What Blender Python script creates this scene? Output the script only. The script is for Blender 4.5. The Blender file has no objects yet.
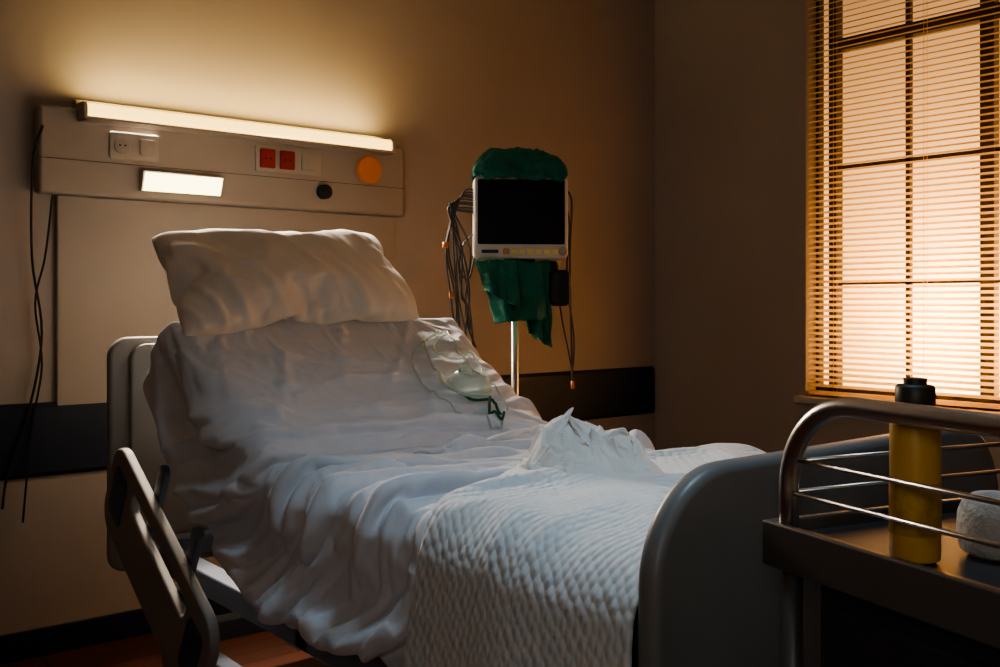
import bpy, bmesh, math, random, time
from mathutils import Vector, Matrix, noise
from mathutils.bvhtree import BVHTree
random.seed(4)
C=bpy.context; D=bpy.data; S=C.scene
YW=3.467; XW=3.884; ZC=2.95
# ------------------------------------------------------------------ helpers
def link(o): S.collection.objects.link(o); return o
GM={}
def group(name, loc=(0,0,0), rz=0.0):
    e=D.objects.new(name,None); e.empty_display_size=.1
    e.location=loc; e.rotation_euler=(0,0,rz); link(e)
    GM[name]=Matrix.Translation(Vector(loc))@Matrix.Rotation(rz,4,'Z')
    return e
def mat(name,col,rough=.6,metal=0,var=.0,vscale=5,bump=0,bscale=60,**kw):
    m=D.materials.new(name); m.use_nodes=True; nt=m.node_tree; b=nt.nodes['Principled BSDF']
    b.inputs['Base Color'].default_value=(*col,1); b.inputs['Roughness'].default_value=rough
    b.inputs['Metallic'].default_value=metal
    tc=nt.nodes.new('ShaderNodeTexCoord')
    if var>0:
        n=nt.nodes.new('ShaderNodeTexNoise'); n.inputs['Scale'].default_value=vscale; n.inputs['Detail'].default_value=5
        nt.links.new(tc.outputs['Object'],n.inputs['Vector'])
        r=nt.nodes.new('ShaderNodeValToRGB')
        r.color_ramp.elements[0].position=.3; r.color_ramp.elements[1].position=.7
        r.color_ramp.elements[0].color=(*[c*(1-var) for c in col],1)
        r.color_ramp.elements[1].color=(*[min(1,c*(1+var)) for c in col],1)
        nt.links.new(n.outputs['Fac'],r.inputs['Fac']); nt.links.new(r.outputs['Color'],b.inputs['Base Color'])
    if bump>0:
        n=nt.nodes.new('ShaderNodeTexNoise'); n.inputs['Scale'].default_value=bscale; n.inputs['Detail'].default_value=4
        nt.links.new(tc.outputs['Object'],n.inputs['Vector'])
        bp=nt.nodes.new('ShaderNodeBump'); bp.inputs['Strength'].default_value=bump; bp.inputs['Distance'].default_value=.01
        nt.links.new(n.outputs['Fac'],bp.inputs['Height']); nt.links.new(bp.outputs['Normal'],b.inputs['Normal'])
    for k,v in kw.items():
        b.inputs[k.replace('_',' ')].default_value=v
    return m
def emis(name,col,st):
    m=D.materials.new(name); m.use_nodes=True; b=m.node_tree.nodes['Principled BSDF']
    b.inputs['Base Color'].default_value=(.8,.8,.8,1)
    b.inputs['Emission Color'].default_value=(*col,1); b.inputs['Emission Strength'].default_value=st
    return m
def mk(name,vs,fs,m=None,parent=None,world=True,smooth=False,bevel=0,bseg=3,subd=0):
    me=D.meshes.new(name); me.from_pydata([tuple(v) for v in vs],[],fs); me.validate(); me.update()
    bm=bmesh.new(); bm.from_mesh(me); bmesh.ops.recalc_face_normals(bm,faces=bm.faces); bm.to_mesh(me); bm.free()
    o=D.objects.new(name,me); link(o)
    if m: me.materials.append(m)
    if smooth: me.polygons.foreach_set('use_smooth',[True]*len(me.polygons))
    if bevel>0:
        b=o.modifiers.new('bv','BEVEL'); b.width=bevel; b.segments=bseg; b.limit_method='ANGLE'; b.angle_limit=math.radians(40)
    if subd: s=o.modifiers.new('sd','SUBSURF'); s.levels=subd; s.render_levels=subd
    if parent is not None:
        o.parent=parent
        if world: o.matrix_parent_inverse=GM[parent.name].inverted()
    return o
def box(name,x0,x1,y0,y1,z0,z1,m=None,parent=None,bevel=0,world=True,**k):
    v=[(x,y,z) for x in(x0,x1) for y in(y0,y1) for z in(z0,z1)]
    f=[(0,1,3,2),(4,6,7,5),(0,4,5,1),(2,3,7,6),(0,2,6,4),(1,5,7,3)]
    return mk(name,v,f,m,parent,world,bevel=bevel,**k)
def boxes(name,lst,m=None,parent=None,world=True,bevel=0):
    vs=[];fs=[]
    for (x0,x1,y0,y1,z0,z1) in lst:
        n=len(vs); vs+=[(x,y,z) for x in(x0,x1) for y in(y0,y1) for z in(z0,z1)]
        fs+=[tuple(n+i for i in f) for f in [(0,1,3,2),(4,6,7,5),(0,4,5,1),(2,3,7,6),(0,2,6,4),(1,5,7,3)]]
    return mk(name,vs,fs,m,parent,world,bevel=bevel)
def catmull(pts,n):
    P=[Vector(p) for p in pts]
    if n<=1 or len(P)<3: return P
    out=[]
    for i in range(len(P)-1):
        p0=P[max(i-1,0)];p1=P[i];p2=P[i+1];p3=P[min(i+2,len(P)-1)]
        for k in range(n):
            t=k/n
            out.append(.5*((2*p1)+(-p0+p2)*t+(2*p0-5*p1+4*p2-p3)*t*t+(-p0+3*p1-3*p2+p3)*t**3))
    out.append(P[-1]); return out
def tube_vf(pts,r,n=6,seg=8,closed=False):
    P=catmull(pts,n); vs=[];fs=[]
    up=None
    N=len(P)
    for i,p in enumerate(P):
        if closed: t=(P[(i+1)%N]-P[i-1])
        else: t=(P[min(i+1,N-1)]-P[max(i-1,0)])
        if t.length<1e-9: t=Vector((0,0,1))
        t.normalize()
        if up is None: up=t.orthogonal().normalized()
        else:
            up=(up-t*up.dot(t)); up.normalize()
        b=t.cross(up)
        rr=r[i] if isinstance(r,list) else r
        for k in range(seg):
            a=2*math.pi*k/seg; vs.append(p+(up*math.cos(a)+b*math.sin(a))*rr)
    for i in range(N if closed else N-1):
        for k in range(seg):
            j=(i+1)%N
            fs.append((i*seg+k,i*seg+(k+1)%seg,j*seg+(k+1)%seg,j*seg+k))
    if not closed:
        fs.append(tuple(range(seg))[::-1]); fs.append(tuple((N-1)*seg+k for k in range(seg)))
    return vs,fs
def tube(name,pts,r,m,parent=None,n=6,seg=8,world=True,closed=False):
    vs,fs=tube_vf(pts,r,n,seg,closed); return mk(name,vs,fs,m,parent,world,smooth=True)
def tubes(name,lst,m,parent=None,n=6,seg=8,world=True):
    V=[];F=[]
    for pts,r in lst:
        vs,fs=tube_vf(pts,r,n,seg); k=len(V); V+=vs; F+=[tuple(k+i for i in f) for f in fs]
    return mk(name,V,F,m,parent,world,smooth=True)
def lathe(name,prof,m,parent=None,loc=(0,0,0),world=True,seg=32,axis='Z',smooth=True):
    vs=[];fs=[]
    for (r,z) in prof:
        for k in range(seg):
            a=2*math.pi*k/seg
            v=(r*math.cos(a),r*math.sin(a),z)
            if axis=='Y': v=(v[0],-z,v[1])
            if axis=='X': v=(z,v[0],v[1])
            vs.append(Vector(v)+Vector(loc))
    for i in range(len(prof)-1):
        for k in range(seg):
            fs.append((i*seg+k,i*seg+(k+1)%seg,(i+1)*seg+(k+1)%seg,(i+1)*seg+k))
    fs.append(tuple(range(seg))); fs.append(tuple((len(prof)-1)*seg+k for k in range(seg)))
    o=mk(name,vs,fs,m,parent,world,smooth=smooth)
    if smooth:
        e=o.modifiers.new('es','EDGE_SPLIT'); e.split_angle=math.radians(50)
    return o
def rrect(a0,a1,b0,b1,r,n=6):
    if not isinstance(r,(list,tuple)): r=[r]*4
    out=[]
    cs=[(a1,b0,-90,r[0],-1,1),(a1,b1,0,r[1],-1,-1),(a0,b1,90,r[2],1,-1),(a0,b0,180,r[3],1,1)]
    for (a,b,s,rr,sa,sb) in cs:
        for k in range(n+1):
            t=math.radians(s+90*k/n); out.append((a+sa*rr+rr*math.cos(t),b+sb*rr+rr*math.sin(t)))
    return out
def prism(name,ol,t0,t1,fn,m,parent=None,world=True,bevel=0,bseg=3):
    n=len(ol); vs=[fn(a,b,t0) for a,b in ol]+[fn(a,b,t1) for a,b in ol]
    fs=[tuple(range(n)),tuple(range(n,2*n))]+[(i,(i+1)%n,n+(i+1)%n,n+i) for i in range(n)]
    o=mk(name,vs,fs,m,parent,world,bevel=bevel,bseg=bseg)
    o.data.polygons.foreach_set('use_smooth',[True]*len(o.data.polygons))
    e=o.modifiers.new('es','EDGE_SPLIT'); e.split_angle=math.radians(35)
    return o
def gridmesh(name,P,m,parent=None,world=True,uv=(1,1),smooth=True):
    nu=len(P);nv=len(P[0]); vs=[p for row in P for p in row]
    fs=[]; uvs=[]
    for i in range(nu-1):
        for j in range(nv-1):
            q=[(i,j),(i+1,j),(i+1,j+1),(i,j+1)]
            fs.append(tuple(a*nv+b for a,b in q)); uvs+=[(a*uv[0],b*uv[1]) for a,b in q]
    me=D.meshes.new(name); me.from_pydata([tuple(v) for v in vs],[],fs)
    l=me.uv_layers.new(name='UVMap')
    for k,c in enumerate(uvs): l.data[k].uv=c
    me.update(); o=D.objects.new(name,me); link(o)
    if m: me.materials.append(m)
    if smooth: me.polygons.foreach_set('use_smooth',[True]*len(me.polygons))
    if parent is not None:
        o.parent=parent
        if world:o.matrix_parent_inverse=GM[parent.name].inverted()
    return o
def nz(x,y,z=0): return noise.noise(Vector((x,y,z)))
def ridge(x,y,z=0): return 1-abs(nz(x,y,z))*2
def wr(n,k=3.2,p=1.4): return max(0,1-math.sqrt(n*n+.0016)*k)**p
def sm(a,b,x):
    t=min(1,max(0,(x-a)/(b-a))); return t*t*(3-2*t)

# ------------------------------------------------------------------ materials
M_wall=mat('wall_paint',(.44,.392,.345),.75,var=.05,vscale=2,bump=.08,bscale=180)
M_ceil=mat('ceiling_paint',(.45,.42,.38),.8,var=.03)
M_trunk=mat('headwall_laminate',(.38,.335,.28),.5,var=.03,vscale=3)
M_bump=mat('bumper_vinyl',(.010,.018,.042),.45,var=.1)
M_beige=mat('bed_plastic_beige',(.32,.315,.285),.5,var=.05,vscale=4)
M_grey=mat('footboard_plastic',(.21,.215,.21),.42,var=.08,vscale=6)
M_blue=mat('bed_blue_insert',(.05,.08,.17),.4,var=.1)
M_frame=mat('bed_painted_steel',(.15,.19,.25),.4,var=.06)
M_dark=mat('dark_plastic',(.015,.015,.016),.35,var=.1)
M_cable=mat('cable_grey',(.07,.065,.06),.45,var=.1)
M_black=mat('black_rubber',(.012,.012,.012),.6,var=.1)
M_cap=mat('bottle_cap',(.035,.026,.018),.5,var=.1)
M_white=mat('white_plastic',(.42,.38,.32),.35,var=.03)
M_bezel=mat('monitor_bezel',(.68,.65,.58),.35,var=.03)
M_chrome=mat('brushed_chrome',(.58,.56,.54),.30,metal=1,var=.05,vscale=20)
M_steel=mat('steel_dark',(.20,.20,.20),.38,metal=.8,var=.1)
M_cart=mat('cart_dark_metal',(.05,.053,.058),.38,metal=.3,var=.15)
M_green=mat('green_drape',(.015,.17,.115),.85,var=.25,vscale=9,bump=.3,bscale=120)
M_strap=mat('green_elastic',(.01,.10,.06),.7,var=.1)
M_yellow=mat('yellow_bottle',(.58,.33,.05),.38,var=.1)
M_red=mat('red_socket',(.30,.03,.025),.4,var=.1)
M_orange=mat('orange_knob',(.75,.28,.09),.45,var=.1)
M_button=mat('monitor_button',(.95,.75,.25),.4,var=.05)
M_cotton=mat('cotton_sheet',(.70,.735,.79),.85,var=.03,vscale=14,bump=.06,bscale=160,Sheen_Weight=.2)
M_pill=mat('pillowcase_cotton',(.84,.80,.73),.85,var=.03,vscale=12,bump=.08,bscale=140,Sheen_Weight=.2)
M_towel=mat('towel_cotton',(.80,.78,.74),.9,var=.04,vscale=14,bump=.35,bscale=260,Sheen_Weight=.3)
M_gauze=mat('gauze_white',(.45,.44,.41),.9,var=.05,bump=.4,bscale=150)
M_screen=mat('monitor_glass',(.006,.006,.007),.55,Specular_IOR_Level=.25)
M_slat=mat('blind_slat',(.88,.78,.62),.5,var=.03)
M_win=mat('window_frame_paint',(.07,.052,.04),.5,var=.1)
M_lamp=emis('lamp_diffuser',(1,.62,.15),3.4)
M_read=emis('reading_light_diffuser',(1,.80,.40),6)
M_fill_panel=emis('fill_panel_glow',(.75,.88,1),1.0)  # glow for the added fill panels on ceiling and wall
M_floor=mat('floor_wood',(.20,.075,.035),.4)
nt=M_floor.node_tree; b=nt.nodes['Principled BSDF']
tc=nt.nodes.new('ShaderNodeTexCoord')
br=nt.nodes.new('ShaderNodeTexBrick'); br.inputs['Scale'].default_value=1
br.inputs['Brick Width'].default_value=.9; br.inputs['Row Height'].default_value=.09; br.inputs['Mortar Size'].default_value=.003
br.inputs['Color1'].default_value=(.15,.055,.032,1); br.inputs['Color2'].default_value=(.10,.036,.022,1); br.inputs['Mortar'].default_value=(.02,.012,.008,1)
nt.links.new(tc.outputs['Object'],br.inputs['Vector']); nt.links.new(br.outputs['Color'],b.inputs['Base Color'])
M_quilt=mat('quilt_cotton',(.70,.75,.77),.9,Sheen_Weight=.25)
nt=M_quilt.node_tree; b=nt.nodes['Principled BSDF']
uv=nt.nodes.new('ShaderNodeUVMap'); uv.uv_map='UVMap'
mp=nt.nodes.new('ShaderNodeMapping'); mp.inputs['Scale'].default_value=(62,46,1); mp.inputs['Rotation'].default_value=(0,0,.55)
vo=nt.nodes.new('ShaderNodeTexVoronoi'); vo.feature='SMOOTH_F1'; vo.inputs['Scale'].default_value=1; vo.inputs['Randomness'].default_value=.4
vo.inputs['Smoothness'].default_value=.35
bp=nt.nodes.new('ShaderNodeBump'); bp.invert=True; bp.inputs['Strength'].default_value=.85; bp.inputs['Distance'].default_value=.008
nt.links.new(uv.outputs[0],mp.inputs[0]); nt.links.new(mp.outputs[0],vo.inputs['Vector']); nt.links.new(vo.outputs['Distance'],bp.inputs['Height'])
nt.links.new(bp.outputs['Normal'],b.inputs['Normal'])
M_frost=D.materials.new('frosted_glass'); M_frost.use_nodes=True; nt=M_frost.node_tree; nt.nodes.remove(nt.nodes['Principled BSDF'])
tl=nt.nodes.new('ShaderNodeBsdfTranslucent'); tl.inputs['Color'].default_value=(.92,.82,.68,1)
nt.links.new(tl.outputs[0],nt.nodes['Material Output'].inputs['Surface'])
nt=M_slat.node_tree; b=nt.nodes['Principled BSDF']; tl=nt.nodes.new('ShaderNodeBsdfTranslucent'); tl.inputs['Color'].default_value=(.95,.80,.58,1)
mx=nt.nodes.new('ShaderNodeMixShader'); mx.inputs[0].default_value=.6
nt.links.new(b.outputs[0],mx.inputs[1]); nt.links.new(tl.outputs[0],mx.inputs[2]); nt.links.new(mx.outputs[0],nt.nodes['Material Output'].inputs['Surface'])
M_clear=D.materials.new('clear_plastic'); M_clear.use_nodes=True; nt=M_clear.node_tree; b=nt.nodes['Principled BSDF']
b.inputs['Base Color'].default_value=(.85,.92,.88,1); b.inputs['Roughness'].default_value=.12
tr=nt.nodes.new('ShaderNodeBsdfTransparent'); tr.inputs[0].default_value=(.72,.82,.78,1); mx=nt.nodes.new('ShaderNodeMixShader'); mx.inputs[0].default_value=.45
nt.links.new(tr.outputs[0],mx.inputs[1]); nt.links.new(b.outputs[0],mx.inputs[2]); nt.links.new(mx.outputs[0],nt.nodes['Material Output'].inputs['Surface'])

# ------------------------------------------------------------------ room shell
X0=-1.3; Y0=-1.3
box('floor',X0-.1,XW+.1,Y0-.1,YW+.1,-.1,0,M_floor)
box('ceiling',X0-.1,XW+.1,Y0-.1,YW+.1,ZC,ZC+.1,M_ceil)
box('wall_back',X0-.1,XW+.1,YW,YW+.1,0,ZC,M_wall)
box('wall_left',X0-.1,X0,Y0,YW,0,ZC,M_wall)
box('wall_front',X0-.1,XW+.1,Y0-.1,Y0,0,ZC,M_wall)
wy0,wy1,wz0,wz1=1.04,2.575,.735,2.82
boxes('wall_right',[(XW,XW+.16,Y0,wy0,0,ZC),(XW,XW+.16,wy1,YW,0,ZC),(XW,XW+.16,wy0,wy1,0,wz0),(XW,XW+.16,wy0,wy1,wz1,ZC)],M_wall)
box('baseboard_back',X0,XW,YW-.015,YW,0,.09,M_bump,bevel=.003)
box('baseboard_right',XW-.015,XW,Y0,YW-.015,0,.09,M_bump,bevel=.003)
g=group('wall_bumper_rail',(1.3,YW,.7))
prism('rail',[(.585,0),(.585,-.012),(.60,-.025),(.81,-.025),(.825,-.012),(.825,0)],X0+.02,XW-.03,lambda a,b,t:(t,YW+b,a),M_bump,g)
# ------------------------------------------------------------------ window
g=group('window_1',(XW+.1,1.8,1.7))
fx0,fx1=3.965,4.005
bars=[(fx0,fx1,wy0,wy1,wz0,wz0+.04),(fx0,fx1,wy0,wy1,wz1-.05,wz1),(fx0,fx1,wy0,wy0+.05,wz0,wz1),(fx0,fx1,2.465,2.51,wz0,wz1),(fx0,fx1,wy1-.015,wy1,wz0,wz1)]
for y in (2.143,1.46): bars.append((fx0+.008,fx1-.008,y-.010,y+.010,wz0,wz1))
bars.append((fx0-.008,fx1,1.78,1.835,wz0,wz1))
for z in (1.238,1.751): bars.append((fx0+.008,fx1-.008,wy0,2.5,z-.008,z+.008))
bars.append((fx0-.005,fx1,wy0,2.5,2.27,2.32))
boxes('frame',bars,M_win,g)
box('frosted_pane',4.012,4.014,wy0,wy1,wz0,wz1,M_frost,g)
box('trim_1',XW-.05,XW+.08,wy0-.05,wy1+.03,wz0-.03,wz0,mat('sill_paint',(.6,.56,.5),.5),bevel=.005)
g=group('venetian_blind',(XW,1.8,1.7))
V=[];F=[]
z=wz0+.05
tilt=math.radians(28)
while z<wz1-.06:
    k=len(V); w=.0125
    for s,(a,h) in enumerate([(-1,0),(-.4,.0022),(.4,.0022),(1,0)]):
        dx=a*w*math.cos(tilt)-h*math.sin(tilt); dz=a*w*math.sin(tilt)+h*math.cos(tilt)
        V+= [(XW+.02+dx,wy0+.006,z+dz),(XW+.02+dx,wy1-.006,z+dz)]
    for s in range(3): F.append((k+2*s,k+2*s+1,k+2*s+3,k+2*s+2))
    z+=.0255
mk('slats',V,F,M_slat,g,smooth=True)
box('bottom_rail',XW+.008,XW+.034,wy0+.006,wy1-.006,wz0+.008,wz0+.026,M_slat,g,bevel=.003)
box('head_rail',XW+.0,XW+.045,wy0+.004,wy1-.004,wz1-.045,wz1-.004,M_slat,g,bevel=.003)
L=[]
for y in (1.2,1.62,2.03,2.44):
    for dx in (.006,.034): L.append(([(XW+dx,y,wz0+.02),(XW+dx,y,wz1-.04)],.0009))
tubes('ladder_cords',L,M_slat,g,n=1,seg=4)

# ------------------------------------------------------------------ headwall unit
g=group('headwall_service_panel',(1.6,YW,1.6))
box('trunking',.885,2.29,3.405,YW,1.505,1.79,M_trunk,g,bevel=.012)
box('lower_panel',.95,2.27,3.445,YW,.62,1.505,M_trunk,g,bevel=.006)
box('seam',.885,2.29,3.4035,3.406,1.618,1.620,M_cable,g)
def plate(nm,x0,x1,z0,z1,m=M_white,d=.008):
    return prism(nm,rrect(x0,x1,z0,z1,.008,4),3.405-d,3.406,lambda a,b,t:(a,t,b),m,g,bevel=.002)
plate('socket_plate_1',1.105,1.27,1.635,1.725)
for i,x in enumerate((1.145,1.23)):
    prism('socket_round_%d'%i,rrect(x-.026,x+.026,1.652,1.708,.01 if i else .025,6),3.392,3.398,lambda a,b,t:(a,t,b),M_trunk,g,bevel=.002)
for dx in(-.009,.009): lathe('pin_hole%.0f'%(dx*1000),[(.003,0),(.003,.003)],M_black,g,loc=(1.145+dx,3.392,1.68),axis='Y',seg=10)
plate('socket_plate_2',1.63,1.90,1.635,1.735)
for i,x in enumerate((1.675,1.755)):
    prism('red_socket_%d'%i,rrect(x-.03,x+.03,1.65,1.72,.006,4),3.388,3.398,lambda a,b,t:(a,t,b),M_red,g,bevel=.002)
    for dx in(-.01,.01): lathe('red_pin%d_%.0f'%(i,dx*1000),[(.0035,0),(.0035,.003)],M_black,g,loc=(x+dx,3.388,1.685),axis='Y',seg=10)
prism('switch_0',rrect(1.815,1.875,1.655,1.72,.006,4),3.390,3.398,lambda a,b,t:(a,t,b),M_white,g,bevel=.002)
lathe('gas_outlet_orange',[(.056,0),(.057,.012),(.052,.018)],M_orange,g,loc=(2.115,3.405,1.68),axis='Y')
lathe('gas_outlet_black',[(.028,0),(.028,.025),(.022,.03)],M_black,g,loc=(1.912,3.405,1.578),axis='Y')
g=group('overbed_wall_lamp',(1.6,3.40,1.77))
dz=-.010
ol=[(3.345,1.766+dz),(3.336,1.775+dz),(3.338,1.800+dz),(3.350,1.810+dz),(3.42,1.812+dz),(3.42,1.766+dz)]
prism('diffuser',ol,1.015,2.185,lambda a,b,t:(t,a,b),M_lamp,g)
prism('lower_tray',[(3.330,1.757+dz),(3.330,1.765+dz),(3.45,1.765+dz),(3.45,1.757+dz)],1.003,2.20,lambda a,b,t:(t,a,b),M_white,g)
prism('back_plate',[(3.421,1.776+dz),(3.421,1.83+dz),(YW,1.83+dz),(YW,1.776+dz)],1.003,2.20,lambda a,b,t:(t,a,b),M_white,g)
for i,x in enumerate((1.002,2.186)):
    prism('end_cap_%d'%i,[(3.336,1.757+dz),(3.331,1.775+dz),(3.334,1.802+dz),(3.348,1.814+dz),(3.45,1.814+dz),(3.45,1.757+dz)],x,x+.012,lambda a,b,t:(t,a,b),M_white,g)
g=group('reading_light',(1.37,3.38,1.56))
prism('housing',[(3.404,1.60),(3.375,1.60),(3.362,1.594),(3.385,1.532),(3.404,1.532)],1.205,1.49,lambda a,b,t:(t,a,b),M_white,g)
prism('diffuser',[(3.3605,1.592),(3.3835,1.534),(3.381,1.532),(3.357,1.592)],1.21,1.485,lambda a,b,t:(t,a,b),M_read,g)
g=group('hanging_cables',(.87,3.42,1.2))
tubes('cables',[([(.895,3.40,1.72),(.868,3.41,1.6),(.87,3.43,1.3),(.90,3.43,1.05),(.86,3.43,.8),(.80,3.43,.62),(.78,3.42,.5)],.004),
 ([(.93,3.42,1.50),(.91,3.43,1.3),(.88,3.43,1.15),(.90,3.43,.95),(.87,3.43,.75),(.84,3.42,.45)],.0035)],M_black,g)

# ------------------------------------------------------------------ BED
bed=group('hospital_bed',(1.435,1.9,0))
BX=1.435; TH=math.radians(30)
hy,hz=1.93,.70
def cline(s):
    L1=hy-.93; R=.26; La=R*TH
    if s<=L1: return (.93+s,hz,0.)
    s-=L1
    if s<=La:
        a=s/R; return (hy+R*math.sin(a),hz+R*(1-math.cos(a)),a)
    s-=La
    return (hy+R*math.sin(TH)+s*math.cos(TH),hz+R*(1-math.cos(TH))+s*math.sin(TH),TH)
SL=(hy-.93)+.26*TH+.575
def cs(s,x,h):
    y,z,a=cline(s); return Vector((BX+x,y-h*math.sin(a),z+h*math.cos(a)))
ns=60; sec=[(x,h) for x,h in rrect(-.435,.435,-.065,.065,.045,5)]
V=[];F=[];n=len(sec)
for i in range(ns+1):
    s=SL*i/ns; e=min(i,ns-i); k=1-(.035*(1 if e==0 else .3 if e==1 else 0))
    for x,h in sec: V.append(cs(s,x*k,h*(k if e>0 else .75)))
for i in range(ns):
    for j in range(n): F.append((i*n+j,i*n+(j+1)%n,(i+1)*n+(j+1)%n,(i+1)*n+j))
F.append(tuple(range(n)));F.append(tuple(ns*n+j for j in range(n)))
mattress=mk('mattress',V,F,mat('mattress_vinyl',(.10,.14,.20),.5,var=.1),bed,smooth=True)
def plat(nm,s0,s1,h0,h1,x0,x1,m,bev=.006,k=12):
    V=[];F=[]
    for i in range(k+1):
        s=s0+(s1-s0)*i/k
        V+=[cs(s,x0,h0),cs(s,x1,h0),cs(s,x1,h1),cs(s,x0,h1)]
    for i in range(k):
        for j in range(4): F.append((i*4+j,i*4+(j+1)%4,i*4+4+(j+1)%4,i*4+4+j))
    F+=[(0,1,2,3),(k*4,k*4+1,k*4+2,k*4+3)]
    return mk(nm,V,F,m,bed,bevel=bev)
plat('platform_flat',.02,1.0,-.10,-.067,-.38,.38,M_frame)
plat('platform_back',1.15,SL-.02,-.10,-.067,-.38,.38,M_frame)
plat('side_beam_near',.0,1.06,-.245,-.19,-.41,-.37,M_frame)
plat('side_beam_far',.0,1.06,-.245,-.19,.37,.41,M_frame)
plat('back_beam_near',1.12,SL-.03,-.20,-.17,-.40,-.37,M_frame)
plat('back_beam_far',1.12,SL-.03,-.20,-.17,.37,.40,M_frame)
boxes('cross_bars',[(1.03,1.84,y,y+.04,.48,.63) for y in (1.1,1.5,1.85)],M_frame,bed,bevel=.004)
boxes('chassis',[(1.03,1.09,.93,2.93,.40,.46),(1.78,1.84,.93,2.93,.40,.46),(1.03,1.84,.95,1.01,.40,.46),(1.03,1.84,2.86,2.92,.40,.46),(1.03,1.84,1.9,1.96,.40,.46),
   (1.05,1.10,1.05,2.80,.17,.23),(1.77,1.82,1.05,2.80,.17,.23),(1.05,1.82,1.05,1.11,.17,.23),(1.05,1.82,2.74,2.80,.17,.23)],M_frame,bed,bevel=.006)
boxes('lift_posts',[(1.30,1.38,1.3,1.38,.2,.44),(1.50,1.58,1.3,1.38,.2,.44),(1.30,1.38,2.45,2.53,.2,.44),(1.50,1.58,2.45,2.53,.2,.44),(1.33,1.55,1.2,1.5,.19,.24),(1.33,1.55,2.35,2.6,.19,.24)],M_beige,bed,bevel=.006)
boxes('link_posts',[(1.06,1.09,.97,1.0,.43,.60),(1.78,1.81,.97,1.0,.43,.60),(1.06,1.09,1.8,1.83,.43,.60),(1.78,1.81,1.8,1.83,.43,.60)],M_frame,bed,bevel=.003)
tube('backrest_actuator',[(1.435,2.0,.45),(1.435,2.45,.80)],.022,M_chrome,bed,n=1,seg=14)
i=0
for x in (1.075,1.795):
    for y in (1.10,2.75):
        i+=1
        lathe('castor_wheel_%d'%i,[(.03,-.018),(.06,-.018),(.065,-.01),(.065,.01),(.06,.018),(.03,.018)],M_black,bed,loc=(x,y,.0655),axis='X')
        boxes('castor_fork_%d'%i,[(x-.03,x-.022,y-.02,y+.02,.05,.15),(x+.022,x+.03,y-.02,y+.02,.05,.15),(x-.03,x+.03,y-.025,y+.025,.14,.18)],M_beige,bed,bevel=.003)
prism('footboard',rrect(.952,1.915,.36,.932,[.05,.15,.15,.05],12),.848,.886,lambda a,b,t:(a,t,b),M_grey,bed,bevel=.014,bseg=4)
prism('headboard',rrect(.960,1.945,.36,1.05,[.05,.06,.06,.05],10),2.955,2.99,lambda a,b,t:(a,t,b),M_beige,bed,bevel=.012,bseg=4)
prism('headboard_inner',rrect(1.015,1.87,.45,1.03,.05,8),2.935,2.957,lambda a,b,t:(a,t,b),M_beige,bed,bevel=.008)
boxes('end_brackets',[(1.06,1.10,.88,.96,.40,.45),(1.77,1.81,.88,.96,.40,.45),(1.06,1.10,2.9,2.96,.40,.45),(1.77,1.81,2.9,2.96,.40,.45)],M_frame,bed)
def siderail(tag,xs,sg):
    yc,zc=2.475,.485; ca,sa=math.cos(TH),math.sin(TH)
    f=lambda a,b,t:(xs+sg*t,yc+ca*a-sa*b,zc+sa*a+ca*b)
    out=rrect(-.37,.37,-.135,.135,.07,8); inn=rrect(-.21,.20,.03,.085,.025,8)
    n=len(out); V=[f(a,b,0) for a,b in out]+[f(a,b,0) for a,b in inn]+[f(a,b,.026) for a,b in out]+[f(a,b,.026) for a,b in inn]
    F=[]
    for i in range(n):
        j=(i+1)%n
        F+=[(i,j,n+j,n+i),(2*n+i,2*n+j,3*n+j,3*n+i),(i,j,2*n+j,2*n+i),(n+i,n+j,3*n+j,3*n+i)]
    mk('siderail_panel_'+tag,V,F,M_beige,bed,bevel=.008)
    for k,(a0,a1) in enumerate(((-.33,-.24),(.235,.33))):
        prism('siderail_insert_%s_%d'%(tag,k),rrect(a0,a1,-.07,.08,.02,5),-.003,.029,f,M_blue,bed,bevel=.002)
    for k,a in enumerate((-.12,.12)):
        prism('siderail_arm_%s_%d'%(tag,k),rrect(a-.02,a+.02,-.02,.22,.01,4),.027,.045,f,M_frame,bed,bevel=.003)
siderail('near',.905,1); siderail('far',1.965,-1)

# ------------------------------------------------------------------ cloth
mattress.modifiers.new('Col','COLLISION'); mattress.collision.thickness_outer=.006; mattress.collision.cloth_friction=60
def addcloth(o,pin=None,shrink=0,pressure=None,grav=1.,mass=.25,bend=.3,tens=12,quality=6,coll=True,fric=8,selfc=False):
    m=o.modifiers.new('Cloth','CLOTH'); s=m.settings; s.quality=quality; s.mass=mass
    s.tension_stiffness=tens; s.compression_stiffness=tens; s.shear_stiffness=tens*.4; s.bending_stiffness=bend
    s.tension_damping=5;s.compression_damping=5;s.shear_damping=5;s.bending_damping=.5; s.air_damping=2
    s.shrink_min=shrink; s.shrink_max=shrink; s.effector_weights.gravity=grav
    if pin: s.vertex_group_mass=pin
    if pressure is not None: s.use_pressure=True; s.uniform_pressure_force=pressure
    c=m.collision_settings; c.use_collision=coll; c.distance_min=.005; c.friction=fric
    c.use_self_collision=selfc; c.self_distance_min=.004
    m.point_cache.frame_start=1; m.point_cache.frame_end=60
    return m
ST=.0100
path=[(.425,-.17),(.452,-.155),(.462,-.12),(.464,.045),(.445,.082),(-.445,.082),(-.464,.045),(-.470,-.12),(-.466,-.178),(-.438,-.205)]
P2=[Vector((*p,0)) for p in path]; Ls=[0]
for a,b_ in zip(P2,P2[1:]): Ls.append(Ls[-1]+(b_-a).length)
NV=int(Ls[-1]/ST); sec=[]
for j in range(NV+1):
    l=Ls[-1]*j/NV; k=0
    while k<len(Ls)-2 and Ls[k+1]<l: k+=1
    t=(l-Ls[k])/(Ls[k+1]-Ls[k]); sec.append(P2[k].lerp(P2[k+1],t))
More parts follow.
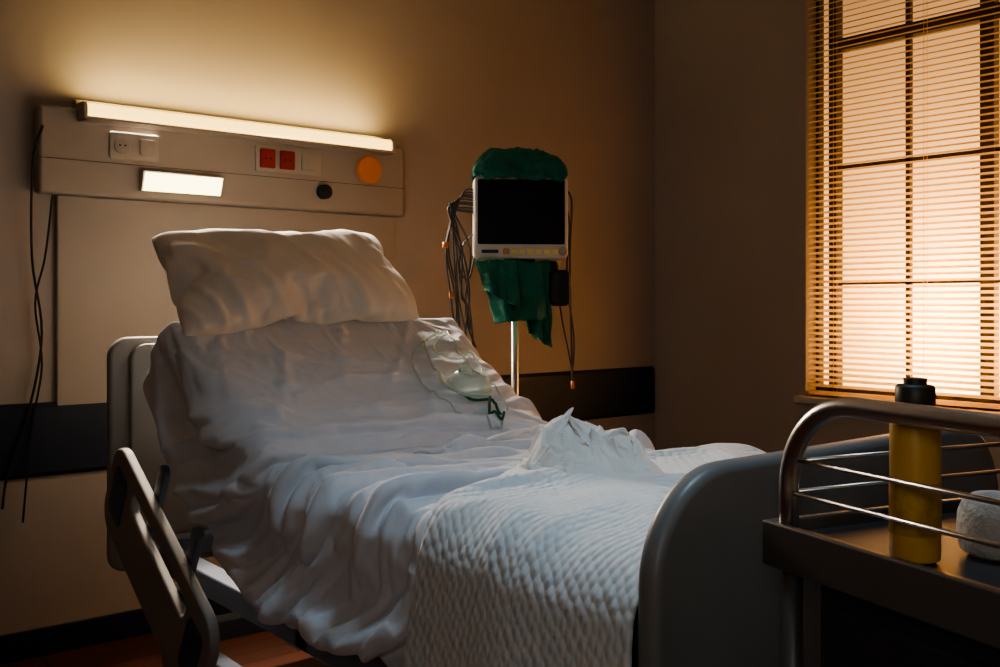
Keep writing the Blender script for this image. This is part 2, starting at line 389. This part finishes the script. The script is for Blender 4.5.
s0,s1=.28,SL+.02; NU=int((s1-s0)/ST)
vlen=Ls[-1]
def folds(s,v,x,c):
    near=1 if x<0 else .6
    a=s-.60*c*near+.14*x+.08*nz(s*2.3,v*2.1,5)+.035*nz(s*6,v*6,8)
    return (wr(nz(a*8.0,v*1.0,11.3)),wr(nz(a*14,v*1.9,4.7)),wr(nz(a*25,v*4,9.1)),a)
G=[]
for i in range(NU+1):
    s=s0+(s1-s0)*i/NU; row=[]
    for j,q in enumerate(sec):
        x=q.x; side=sm(.42,.462,abs(x)); near=1 if x<0 else .5
        v=vlen*j/NV-vlen/2
        under=sm(-.20,-.12,q.y); c=max(0,.08-q.y)
        f1,f2,f3,_=folds(s,v,x,c)
        e1=math.exp(-((s-.86)/.36)**2); e2=math.exp(-((s-1.0)/.65)**2)
        ends=sm(0,.05,s-s0)*sm(0,.05,s1-s)
        g1=wr(nz((s*.7-x*.9)*6,(s+x)*1.2,17.5),4,1.6)
        h=(1-side)*ends*(e1*(.085*f1+.045*f2)+(1-e1)*(.014*f2+.018*g1))
        o_=side*under*near*(e2*(.068*f1+.034*f2)+.006)
        row.append(cs(s,x+math.copysign(max(0,o_),x),q.y+h))
    G.append(row)
sheet=gridmesh('bed_sheet',G,M_cotton,None,uv=(ST,ST))
vg=sheet.vertex_groups.new(name='pin')
nv=NV+1
vg.add([i*nv+j for i in range(NU+1) for j in (0,1,NV-1,NV)],1,'REPLACE')
vg.add([i*nv+j for i in (0,1,NU-1,NU) for j in range(nv)],1,'REPLACE')
addcloth(sheet,'pin',shrink=-.025,mass=.18,bend=.05,quality=7,tens=15)
nx,ny=64,40; W,H=.82,.52
V=[];F=[];idx={}
for side in(1,-1):
    for i in range(nx+1):
        for j in range(ny+1):
            e=(i in(0,nx)) or (j in(0,ny))
            if e and side==-1: idx[(side,i,j)]=idx[(1,i,j)]; continue
            a=2*i/nx-1;b_=2*j/ny-1
            h=.075*(1-a**6)**.6*(1-b_**6)**.6 if not e else 0
            idx[(side,i,j)]=len(V); V.append((a*W/2,b_*H/2,side*h+.006*nz(a*3,b_*3,side)*(0 if e else 1)))
for side in(1,-1):
    for i in range(nx):
        for j in range(ny):
            F.append((idx[(side,i,j)],idx[(side,i+1,j)],idx[(side,i+1,j+1)],idx[(side,i,j+1)]))
pillow=mk('pillow',V,F,M_pill,None,smooth=True)
pillow.location=(0,0,-6)
addcloth(pillow,None,shrink=-.02,pressure=1.8,grav=0,mass=.3,bend=.3,coll=False)
# towel: bunched over a mound (heightfield collider), away from the room, then moved onto the quilt
TX=9.0
def HF(x,y): return max(.110*math.exp(-((x+.048)**2+(y-.01)**2)/.0036),.100*math.exp(-((x-.005)**2+(y-.005)**2)/.0050),.088*math.exp(-((x-.062)**2+(y+.005)**2)/.0044),.066*math.exp(-((x-.01)**2+(y+.045)**2)/.0050))
G=[[Vector((TX+(i-60)*.006,(j-60)*.006,HF((i-60)*.006,(j-60)*.006))) for j in range(121)] for i in range(121)]
tmp=gridmesh('tmp',G,None)
tmp.modifiers.new('c','COLLISION'); tmp.collision.thickness_outer=.005; tmp.collision.cloth_friction=60
n=90; G=[]
for i in range(n):
    row=[]
    for j in range(n):
        a=2*i/(n-1)-1; b_=2*j/(n-1)-1
        k=1-.10*(a*b_)**2
        x=a*.145*k; y=b_*.118*k
        wx=.03*nz(x*12,y*12,31); wy=.03*nz(x*12,y*12,37)
        rim=sm(1.0,.75,max(abs(a),abs(b_)))
        p=(.2+.8*rim)*(.034*wr(nz((x+wx)*13+(y+wy)*10,(y+wy)*6-x*3,71),2.4)+.028*wr(nz((x+wx)*14-(y+wy)*14,(y+wy)*10+x*5,15),2.5)+.014*wr(nz((x+wx)*32,(y+wy)*32,9),2.4))
        row.append(Vector((TX+x,y,HF(x,y)+.008+p)))
    G.append(row)
towel=gridmesh('crumpled_towel',G,M_towel,None)
addcloth(towel,None,shrink=-.10,mass=.2,bend=.10,quality=8,selfc=False,tens=15)
S.frame_start=1; S.frame_end=60
def bake(o):
    dg=C.evaluated_depsgraph_get()
    me=D.meshes.new_from_object(o.evaluated_get(dg)); o.modifiers.clear(); o.data=me
    me.polygons.foreach_set('use_smooth',[True]*len(me.polygons))
for f in range(1,29):
    S.frame_set(f)
    if f==16: bake(sheet)
    if f==9: bake(towel)
bake(pillow)
mattress.modifiers.clear()
D.objects.remove(tmp,do_unlink=True)
S.frame_set(1)
me=sheet.data; nr=[v.normal.copy() for v in me.vertices]
sgn=1 if nr[(NU//2)*nv+NV//2].z>0 else -1
for i in range(NU+1):
    s=s0+(s1-s0)*i/NU
    for j in range(nv):
        q=sec[j]; x=q.x; k=i*nv+j
        v=vlen*j/NV-vlen/2
        side=sm(.40,.46,abs(x)); c=max(0,.08-q.y)
        f1,f2,f3,a=folds(s,v,x,c)
        e1=math.exp(-((s-.88)/.36)**2); e2=math.exp(-((s-1.0)/.6)**2)
        h=(1-side)*(e1*(.010*f1+.008*f2+.005*f3)+(1-e1)*.003*f2)+side*sm(-.20,-.14,q.y)*e2*(.008*f1+.007*f2+.004*f3)
        me.vertices[k].co+=nr[k]*(h*sgn)
me.update()
so=sheet.modifiers.new('sol','SOLIDIFY'); so.thickness=.002; sb=sheet.modifiers.new('sd','SUBSURF'); sb.levels=1; sb.render_levels=1
pillow.modifiers.new('sd','SUBSURF').levels=1
vs=towel.data.vertices
lo=[min(v.co[k] for v in vs) for k in range(3)]; hi=[max(v.co[k] for v in vs) for k in range(3)]
cx,cy=(lo[0]+hi[0])/2,(lo[1]+hi[1])/2
kx=.30/(hi[0]-lo[0]); kz=.135/(hi[2]-lo[2])
for v in vs: v.co=Vector(((v.co.x-cx)*kx,(v.co.y-cy)*kx,(v.co.z-lo[2])*kz))
so=towel.modifiers.new('sol','SOLIDIFY'); so.thickness=.003; sb=towel.modifiers.new('sd','SUBSURF'); sb.levels=1; sb.render_levels=1
towel.matrix_world=Matrix.Translation((1.375,1.41,.812))@Matrix.Rotation(math.radians(-39.4),4,'Z')
vv=pillow.data.vertices
mx_=[max(abs(v.co[k]) for v in vv) for k in range(3)]
for v in vv:
    x=v.co.x*.385/mx_[0]; y=v.co.y*.222/mx_[1]
    fy=1+.12*(1-(x/.385)**2); fx=1+.05*(1-min(1,(y/.222)**2))
    x,y=x*fx,y*fy
    v.co.x=x+.10*y; v.co.y=y+.075*x-.006
    v.co.z*=(.105 if v.co.z>0 else .055)/mx_[2]
pillow.data.update()
nrm=[v.normal.copy() for v in vv]
for v,nn in zip(vv,nrm):
    x,y,z=v.co
    if z<0: continue
    low=sm(.02,-.2,y); edge=sm(.0,.03,z)
    w=.6*wr(nz(x*6+y*3,y*5-x*2,1),3,1.5)+wr(nz(x*13+y*5,y*3.2+x*2,3),3.5,1.5)*(.25+.95*low)+.5*wr(nz((x-.3)*12,y*8,7),3,1.5)*sm(.18,.36,abs(x))
    v.co+=nn*w*.011*edge
pillow.data.update()
pillow.matrix_world=Matrix.Translation((1.385,2.66,1.222))@Matrix.Rotation(math.radians(38),4,'X')

# ------------------------------------------------------------------ quilt
def arc(cx,cz,r,a0,a1,n):
    return [(cx+r*math.cos(math.radians(a0+(a1-a0)*k/n)),cz+r*math.sin(math.radians(a0+(a1-a0)*k/n))) for k in range(n+1)]
pth=[(1.925,.52),(1.925,.60)]+arc(1.855,.735,.07,0,90,6)[0:]+[(1.7,.812),(1.435,.815),(1.2,.812)]+arc(1.055,.705,.10,90,180,8)+[(.95,.6),(.945,.5),(.94,.40),(.937,.33)]
P2=[Vector((*p,0)) for p in pth]; Ls=[0]
for a,b_ in zip(P2,P2[1:]): Ls.append(Ls[-1]+(b_-a).length)
NV=int(Ls[-1]/.014); NU=46
rows=[]
for j in range(NV+1):
    l=Ls[-1]*j/NV; k=0
    while k<len(Ls)-2 and Ls[k+1]<l: k+=1
    q=P2[k].lerp(P2[k+1],(l-Ls[k])/(Ls[k+1]-Ls[k])); rows.append(q)
G=[]
for i in range(NU+1):
    t=i/NU; row=[]
    for j,q in enumerate(rows):
        side=max(0,(1.25-q.x)/.3); side=min(1,side)
        drop=max(0,.75-q.y) if q.x<1.2 else 0
        ye=1.51-.15*side+.12*drop+.012*math.sin(q.x*14)+.015*nz(q.x*6,q.y*6,3)
        y=.893+(ye-.893)*t
        dx=0
        if q.x<1.05:
            dx=-.014*drop*3*(1+math.sin(y*17+q.y*3+1.5*nz(y*4,q.y*3,1)))*min(1,t*4)
        dz=.014*nz(q.x*5,y*5,2)*(1 if q.y>.7 else 0)+.018*nz(q.x*2.5,y*2.5,9)
        dz+=(.018*wr(nz(q.x*3+y*3,y*5-q.x*1.5,4),2.6,1.5))*(1 if q.y>.7 else .3)
        edge=math.exp(-((1-t)/.04)**2)
        row.append(Vector((q.x+dx,y,q.y+dz-.008*edge*(q.y>.7))))
    G.append(row)
quilt=gridmesh('quilt_blanket',G,M_quilt,None,uv=(.013,.014))
so=quilt.modifiers.new('sol','SOLIDIFY'); so.thickness=.012; so.offset=0
quilt.modifiers.new('sd','SUBSURF').levels=1

# ------------------------------------------------------------------ oxygen mask on the sheet
bv=BVHTree.FromObject(sheet,C.evaluated_depsgraph_get())
def drop(x,y,off=.004):
    h=bv.ray_cast(Vector((x,y,2.0)),Vector((0,0,-1)))
    z=h[0].z if h[0] else .785+.577*(y-2)
    return Vector((x,y-off*.5,z+off*.866+.001))
def dpath(pts,off=.004,n=8):
    return [drop(p.x,p.y,off) for p in catmull([(a,b_,0) for a,b_ in pts],n)]
g=group('oxygen_mask',(1.68,2.2,.93))
nrm=Vector((0,-.5,.866)); ax=Vector((.86,-.3,0)); ax=(ax-nrm*ax.dot(nrm)).normalized(); ay=nrm.cross(ax)
c=drop(1.675,2.195,.014)
G=[]
for i in range(9):
    t=i/8; rr=1-t**2*.85 if i<8 else .12; h=.044*(1-(1-t)**2)
    row=[]
    for k in range(29):
        a=2*math.pi*k/28; ex=.062*(1+.18*math.cos(a)); ey=.044
        row.append(c+ax*(ex*math.cos(a)*rr)+ay*(ey*math.sin(a)*rr)+nrm*h)
    G.append(row)
gridmesh('mask_shell',G,M_clear,g)
tube('mask_rim',[c+ax*(.063*(1+.18*math.cos(a))*math.cos(a))+ay*(.045*math.sin(a)) for a in [2*math.pi*k/28 for k in range(28)]],.004,M_clear,g,n=1,closed=True)
tube('mask_port',[c+nrm*.04,c+nrm*.06-ax*.012,c+nrm*.055-ax*.035],.008,M_clear,g,n=4)
tube('strap',dpath([(1.645,2.175),(1.68,2.145),(1.72,2.13),(1.70,2.06),(1.675,2.035),(1.660,2.06),(1.685,2.10),(1.735,2.16)],.008),.0038,M_strap,g,n=1)
tube('strap_inner',[p+nrm*.04 for p in [c+ax*-.03+ay*.012,c+ax*0+ay*.022,c+ax*.028+ay*.008,c+ax*.01-ay*.012,c+ax*-.02-ay*.008]],.003,M_strap,g,n=6)
tubes('tubing',[(dpath([(1.79,2.46),(1.74,2.44),(1.69,2.41),(1.635,2.28),(1.63,2.20),(1.67,2.20)],.006),.0034),
   (dpath([(1.80,2.45),(1.73,2.41),(1.70,2.36),(1.76,2.33),(1.82,2.36),(1.80,2.28),(1.73,2.20)],.006),.003),
   (dpath([(1.78,2.47),(1.70,2.42),(1.61,2.36),(1.56,2.24),(1.59,2.10),(1.66,2.03),(1.71,2.07)],.005),.0026),
   (dpath([(1.81,2.46),(1.79,2.38),(1.77,2.28),(1.78,2.18),(1.75,2.10)],.005),.0024)],M_clear,g,n=1)

# ------------------------------------------------------------------ patient monitor on stand
g=group('patient_monitor',(2.147,2.509,1.43),math.radians(-39.4+4))
kw=dict(parent=g,world=False)
xz=lambda a,b,t:(a,t,b)
prism('case',rrect(-.155,.155,-.135,.135,.018,6),-.045,.06,xz,M_bezel,bevel=.01,**kw)
prism('screen',rrect(-.143,.143,-.088,.124,.006,4),-.0475,-.044,xz,M_screen,bevel=.001,**kw)
prism('case_back',rrect(-.12,.12,-.11,.11,.02,6),.06,.10,xz,M_dark,bevel=.01,**kw)
for k in range(7):
    x=-.05+k*.027
    prism('button_%d'%k,rrect(x-.010,x+.010,-.121,-.102,.004,3),-.050,-.044,xz,M_orange if k==0 else M_button,bevel=.002,**kw)
lathe('dial',[(.014,0),(.014,.012),(.011,.015)],M_white,loc=(.135,-.045,-.111),axis='Y',**kw)
prism('label',rrect(-.13,-.075,-.117,-.106,.002,2),-.0465,-.044,xz,M_dark,**kw)
tube('handle',[(-.12,.02,.13),(-.11,.02,.17),(0,.02,.175),(.11,.02,.17),(.12,.02,.13)],.011,M_dark,n=5,**kw)
box('bracket',-.05,.05,.0,.05,-.17,-.13,M_dark,bevel=.005,**kw)
tube('pole',[(-.015,.03,-.15),(-.015,.03,-1.33)],.0125,M_chrome,n=1,seg=16,**kw)
lathe('base_hub',[(.05,-1.345),(.05,-1.31),(.02,-1.29)],M_dark,loc=(-.015,.03,0),**kw)
tubes('base_legs',[([(-.015,.03,-1.325),(-.015+.27*math.cos(a),.03+.27*math.sin(a),-1.355)],.014) for a in [2*math.pi*k/5+.3 for k in range(5)]],M_dark,n=1,**kw)
for k in range(5):
    a=2*math.pi*k/5+.3
    lathe('castor_%d'%k,[(.012,-.012),(.026,-.012),(.028,0),(.026,.012),(.012,.012)],M_black,loc=(-.015+.27*math.cos(a),.03+.27*math.sin(a),-1.402),axis='X',seg=16,**kw)
L=[]
rr=random.Random(7)
for k in range(10):
    d=k*.008; q=rr.uniform(-.014,.014); q2=rr.uniform(-.02,.02); lo_=rr.uniform(-.52,-.36)
    L.append(([(-.14,.02,.09-d),(-.18-d*.4,.0,.095-d+q*.4),(-.208-d*.4+q*.5,-.01,.035+q),(-.240+d*.9+q,-.01+q2*.5,-.10),(-.236+d*.9-q,q2,-.25),(-.205+d*.6+q2,0,lo_+.08),(-.19+d*.6,0,lo_)],.0032))
L.append(([(-.15,.02,-.05),(-.19,0,-.09),(-.20,0,-.17),(-.17,0,-.20),(-.15,0,-.12)],.003))
L.append(([(.15,.02,.10),(.172,0,.06),(.165,-.01,-.12),(.17,0,-.35),(.175,0,-.55)],.0035))
L.append(([(.15,.02,.06),(.165,0,-.02),(.155,-.01,-.2),(.18,0,-.4),(.172,0,-.53)],.003))
L.append(([(.12,.0,-.20),(.14,-.01,-.34),(.16,-.01,-.44),(.172,-.01,-.50)],.003))
tubes('leads',L,M_cable,**kw)
tube('lead_tip_0',[(-.246,-.012,-.08),(-.248,-.012,-.10)],.010,M_orange,n=1,**kw)
tube('lead_tip_1',[(-.226,-.008,-.24),(-.226,-.008,-.265)],.009,M_orange,n=1,**kw)
tube('lead_tip_2',[(.175,0,-.54),(.176,0,-.565)],.006,M_orange,n=1,**kw)
prism('cuff_inflator',rrect(.095,.165,-.29,-.17,.02,5),-.03,.03,xz,M_black,bevel=.012,**kw)
prism('cuff_wrap',rrect(.07,.13,-.24,-.14,.015,5),.0,.045,xz,M_dark,bevel=.012,**kw)
g2=group('green_drape_cloth',(2.147,2.509,1.43),math.radians(-39.4+4))
kw=dict(parent=g2,world=False)
G=[]
for i in range(49):
    u=i/48; row=[]
    for j in range(41):
        th=math.pi*(j/40)*1.1-.05*math.pi
        x=-.165+.325*u
        prof=(1-abs(2*u-1)**3.2)**.5 if 0<u<1 else 0
        top=.05+.042*prof+.016*nz(x*14,3,1)
        ry=.075*(.55+.45*prof)
        y=.01-ry*math.cos(th); z=.126+max(-.035,top*math.sin(th))*(.4+.6*prof)
        f=.013*ridge(x*13+th*1.5,th*1.6,4)+.008*ridge(x*30,th*4,2)
        row.append(Vector((x*.96,y-f*math.cos(th)*.8,z+f)))
    G.append(row)
o=gridmesh('draped_top',G,M_green,g2,world=False); o.modifiers.new('s','SOLIDIFY').thickness=.003
def hang(nm,x0,x1,b0,b1,z0,zb0,zb1,y,seed):
    G=[]
    for i in range(41):
        u=i/40; row=[]
        for j in range(31):
            v=j/30
            x=(x0*(1-v)+b0*v)*(1-u)+(x1*(1-v)+b1*v)*u
            z=z0+(zb0*(1-u)+zb1*u-z0)*v
            f=.018*math.sin(u*11+seed+v*1.5)*(.3+v)+.014*nz(u*4,v*3,seed)+.006*ridge(u*7,v*5,seed)
            row.append(Vector((x+.008*nz(u*3,v*4,seed+3),y+f,z+.010*nz(u*4,v*4,seed+5))))
        G.append(row)
    o=gridmesh(nm,G,M_green,g2,world=False); s=o.modifiers.new('s','SOLIDIFY'); s.thickness=.003
hang('hanging_front',-.140,.065,-.085,.085,-.145,-.345,-.33,-.045,1.0)
hang('hanging_back',-.03,.10,.025,.105,-.14,-.38,-.43,-.015,4.0)
hang('hanging_side',-.150,-.02,-.12,0,-.14,-.24,-.30,-.065,7.0)

# ------------------------------------------------------------------ trolley
g=group('medical_trolley',(1.012,.722,0),math.radians(-15.1))
kw=dict(parent=g,world=False)
zt=.885; TW,TL=.46,.62
box('tray_floor',0,TW,-TL,0,zt-.035,zt-.012,M_cart,bevel=.003,**kw)
boxes('tray_lip',[(-.006,.006,-TL,0,zt-.05,zt+.004),(TW-.006,TW+.006,-TL,0,zt-.05,zt+.004),(-.006,TW+.006,-.006,.006,zt-.05,zt+.004),(-.006,TW+.006,-TL-.006,-TL+.006,zt-.05,zt+.004)],M_steel,bevel=.003,**kw)
def arch(x):
    r=.105; zt2=1.036; p=[(x,-.022,zt-.05),(x,-.022,zt2-r)]
    for k in range(1,13):
        a=math.pi/2*k/12; p.append((x,-.022-r+r*math.cos(a),zt2-r+r*math.sin(a)))
    p.append((x,-TL+.012+r,zt2))
    for k in range(1,13):
        a=math.pi/2*k/12; p.append((x,-TL+.012+r-r*math.sin(a),zt2-r+r*math.cos(a)))
    p.append((x,-TL+.012,zt-.05)); return p
tubes('guard_rails',[(arch(.012),.0115),(arch(TW-.012),.0115)],M_chrome,n=1,seg=16,**kw)
rods=[]
for z,e in ((.925,.022),(.965,.04)):
    rods.append(([(.012,-e,z),(TW-.012,-e,z)],.003)); rods.append(([(.012,-e,z),(.012,-TL+e,z)],.003)); rods.append(([(TW-.012,-e,z),(TW-.012,-TL+e,z)],.003))
tubes('guard_rods',rods,M_chrome,n=1,**kw)
tubes('legs',[([(x,y,zt-.04),(x,y,.09)],.012) for x in(.02,TW-.02) for y in(-.02,-TL+.02)],M_steel,n=1,seg=14,**kw)
box('cabinet',.04,TW-.03,-TL+.04,-.04,.25,zt-.06,M_cart,bevel=.008,**kw)
boxes('drawer_fronts',[(.032,.042,-TL+.06,-.06,.27,.44),(.032,.042,-TL+.06,-.06,.45,.62),(.032,.042,-TL+.06,-.06,.63,.80)],M_cart,bevel=.004,**kw)
tubes('drawer_handles',[([(.03,-.42,z),(.015,-.42,z),(.015,-.2,z),(.03,-.2,z)],.005) for z in(.39,.57,.75)],M_steel,n=1,**kw)
box('lower_shelf',.01,TW-.01,-TL+.01,-.01,.16,.18,M_steel,bevel=.003,**kw)
for i,(x,y) in enumerate([(x,y) for x in(.02,TW-.02) for y in(-.02,-TL+.02)]):
    lathe('castor_%d'%i,[(.015,-.012),(.042,-.012),(.045,0),(.042,.012),(.015,.012)],M_black,loc=(x,y,.0455),axis='X',seg=20,**kw)
ztop=zt-.012
g=group('yellow_spray_bottle',(1.026,.545,ztop))
lathe('body',[(.02,0),(.025,.003),(.026,.01),(.026,.146),(.0245,.158),(.020,.165),(.0175,.167)],M_yellow,g,world=False)
lathe('cap',[(.0195,.165),(.0205,.167),(.0205,.186),(.018,.189),(.012,.190),(.012,.196),(.006,.197)],M_cap,g,world=False)
lathe('label_band',[(.0263,.03),(.0265,.031),(.0265,.085),(.0263,.086)],mat('label_paper',(.42,.24,.03),.6,var=.3,vscale=60),g,world=False)
g=group('gauze_roll',(1.115,.495,ztop))
lathe('roll',[(.008,.010),(.016,.002),(.030,0),(.040,.006),(.044,.020),(.043,.046),(.038,.060),(.028,.067),(.014,.064),(.008,.054)],M_gauze,g,world=False)

# ------------------------------------------------------------------ lights
g=group('added_ceiling_fill',(1.25,.95,ZC))  # added fixture out of view, carries the cool fill; no known lamp here
box('housing',.92,1.58,.62,1.28,ZC-.05,ZC-.001,M_white,g,bevel=.005)
box('diffuser',.95,1.55,.65,1.25,ZC-.056,ZC-.05,M_fill_panel,g)
def area(name,loc,size,col,e,target,sy=None,spread=180):
    l=D.lights.new(name,'AREA'); l.size=size; l.color=col; l.energy=e; l.spread=math.radians(spread)
    if sy: l.shape='RECTANGLE'; l.size_y=sy
    o=D.objects.new(name,l); o.location=loc
    o.rotation_euler=(Vector(target)-Vector(loc)).to_track_quat('-Z','Y').to_euler(); link(o); return o
area('ceiling_fill_light',(1.25,.95,ZC-.06),.4,(.52,.79,1),4.6,(1.2,1.30,0),spread=70)  # added cool fill for the bedding
area('reading_downlight',(1.36,3.34,1.55),.27,(1,.81,.64),9.5,(1.40,2.35,.9),sy=.05,spread=110)
area('overbed_lamp_uplight',(1.6,3.38,1.807),1.14,(1,.70,.28),5.0,(1.6,3.44,2.8),sy=.05,spread=160)
area('overbed_lamp_downlight',(1.6,3.36,1.742),1.14,(1,.82,.69),19,(1.5,2.15,.5),sy=.04,spread=80)
g=group('added_wall_fill',(X0,-.6,1.7))  # added panel behind the camera, only there for ambient fill
box('housing',X0,X0+.04,-1.0,-.2,1.4,2.0,M_white,g,bevel=.005)
box('diffuser',X0+.04,X0+.045,-.97,-.23,1.43,1.97,M_fill_panel,g)
area('wall_fill_light',(X0+.06,-.6,1.7),.7,(1,.91,.82),4.6,(3.88,1.8,1.3),spread=86)  # added fill that lifts the dim right wall and foreground
l=D.lights.new('sunset_glow','POINT'); l.color=(1,.60,.25); l.energy=175; l.shadow_soft_size=.15
o=D.objects.new('sunset_glow',l); o.location=(4.44,1.90,.98); link(o)
area('dusk_fill',(6.0,1.8,2.0),2.5,(1,.60,.38),14,(4,1.8,2.0))
w=D.worlds.new('World'); S.world=w; w.use_nodes=True
w.node_tree.nodes['Background'].inputs[0].default_value=(.35,.24,.20,1); w.node_tree.nodes['Background'].inputs[1].default_value=.25

# ------------------------------------------------------------------ camera
cam=D.cameras.new('camera'); cam.lens=35.86; cam.sensor_width=36; cam.shift_y=-.0305; cam.clip_start=.05
co=D.objects.new('camera',cam); co.location=(0,0,1.15); co.rotation_euler=(math.radians(90),0,math.radians(-39.4)); link(co)
S.camera=co
S.view_settings.view_transform='AgX'
try: S.view_settings.look='AgX - Medium High Contrast'
except Exception as e: print(e)
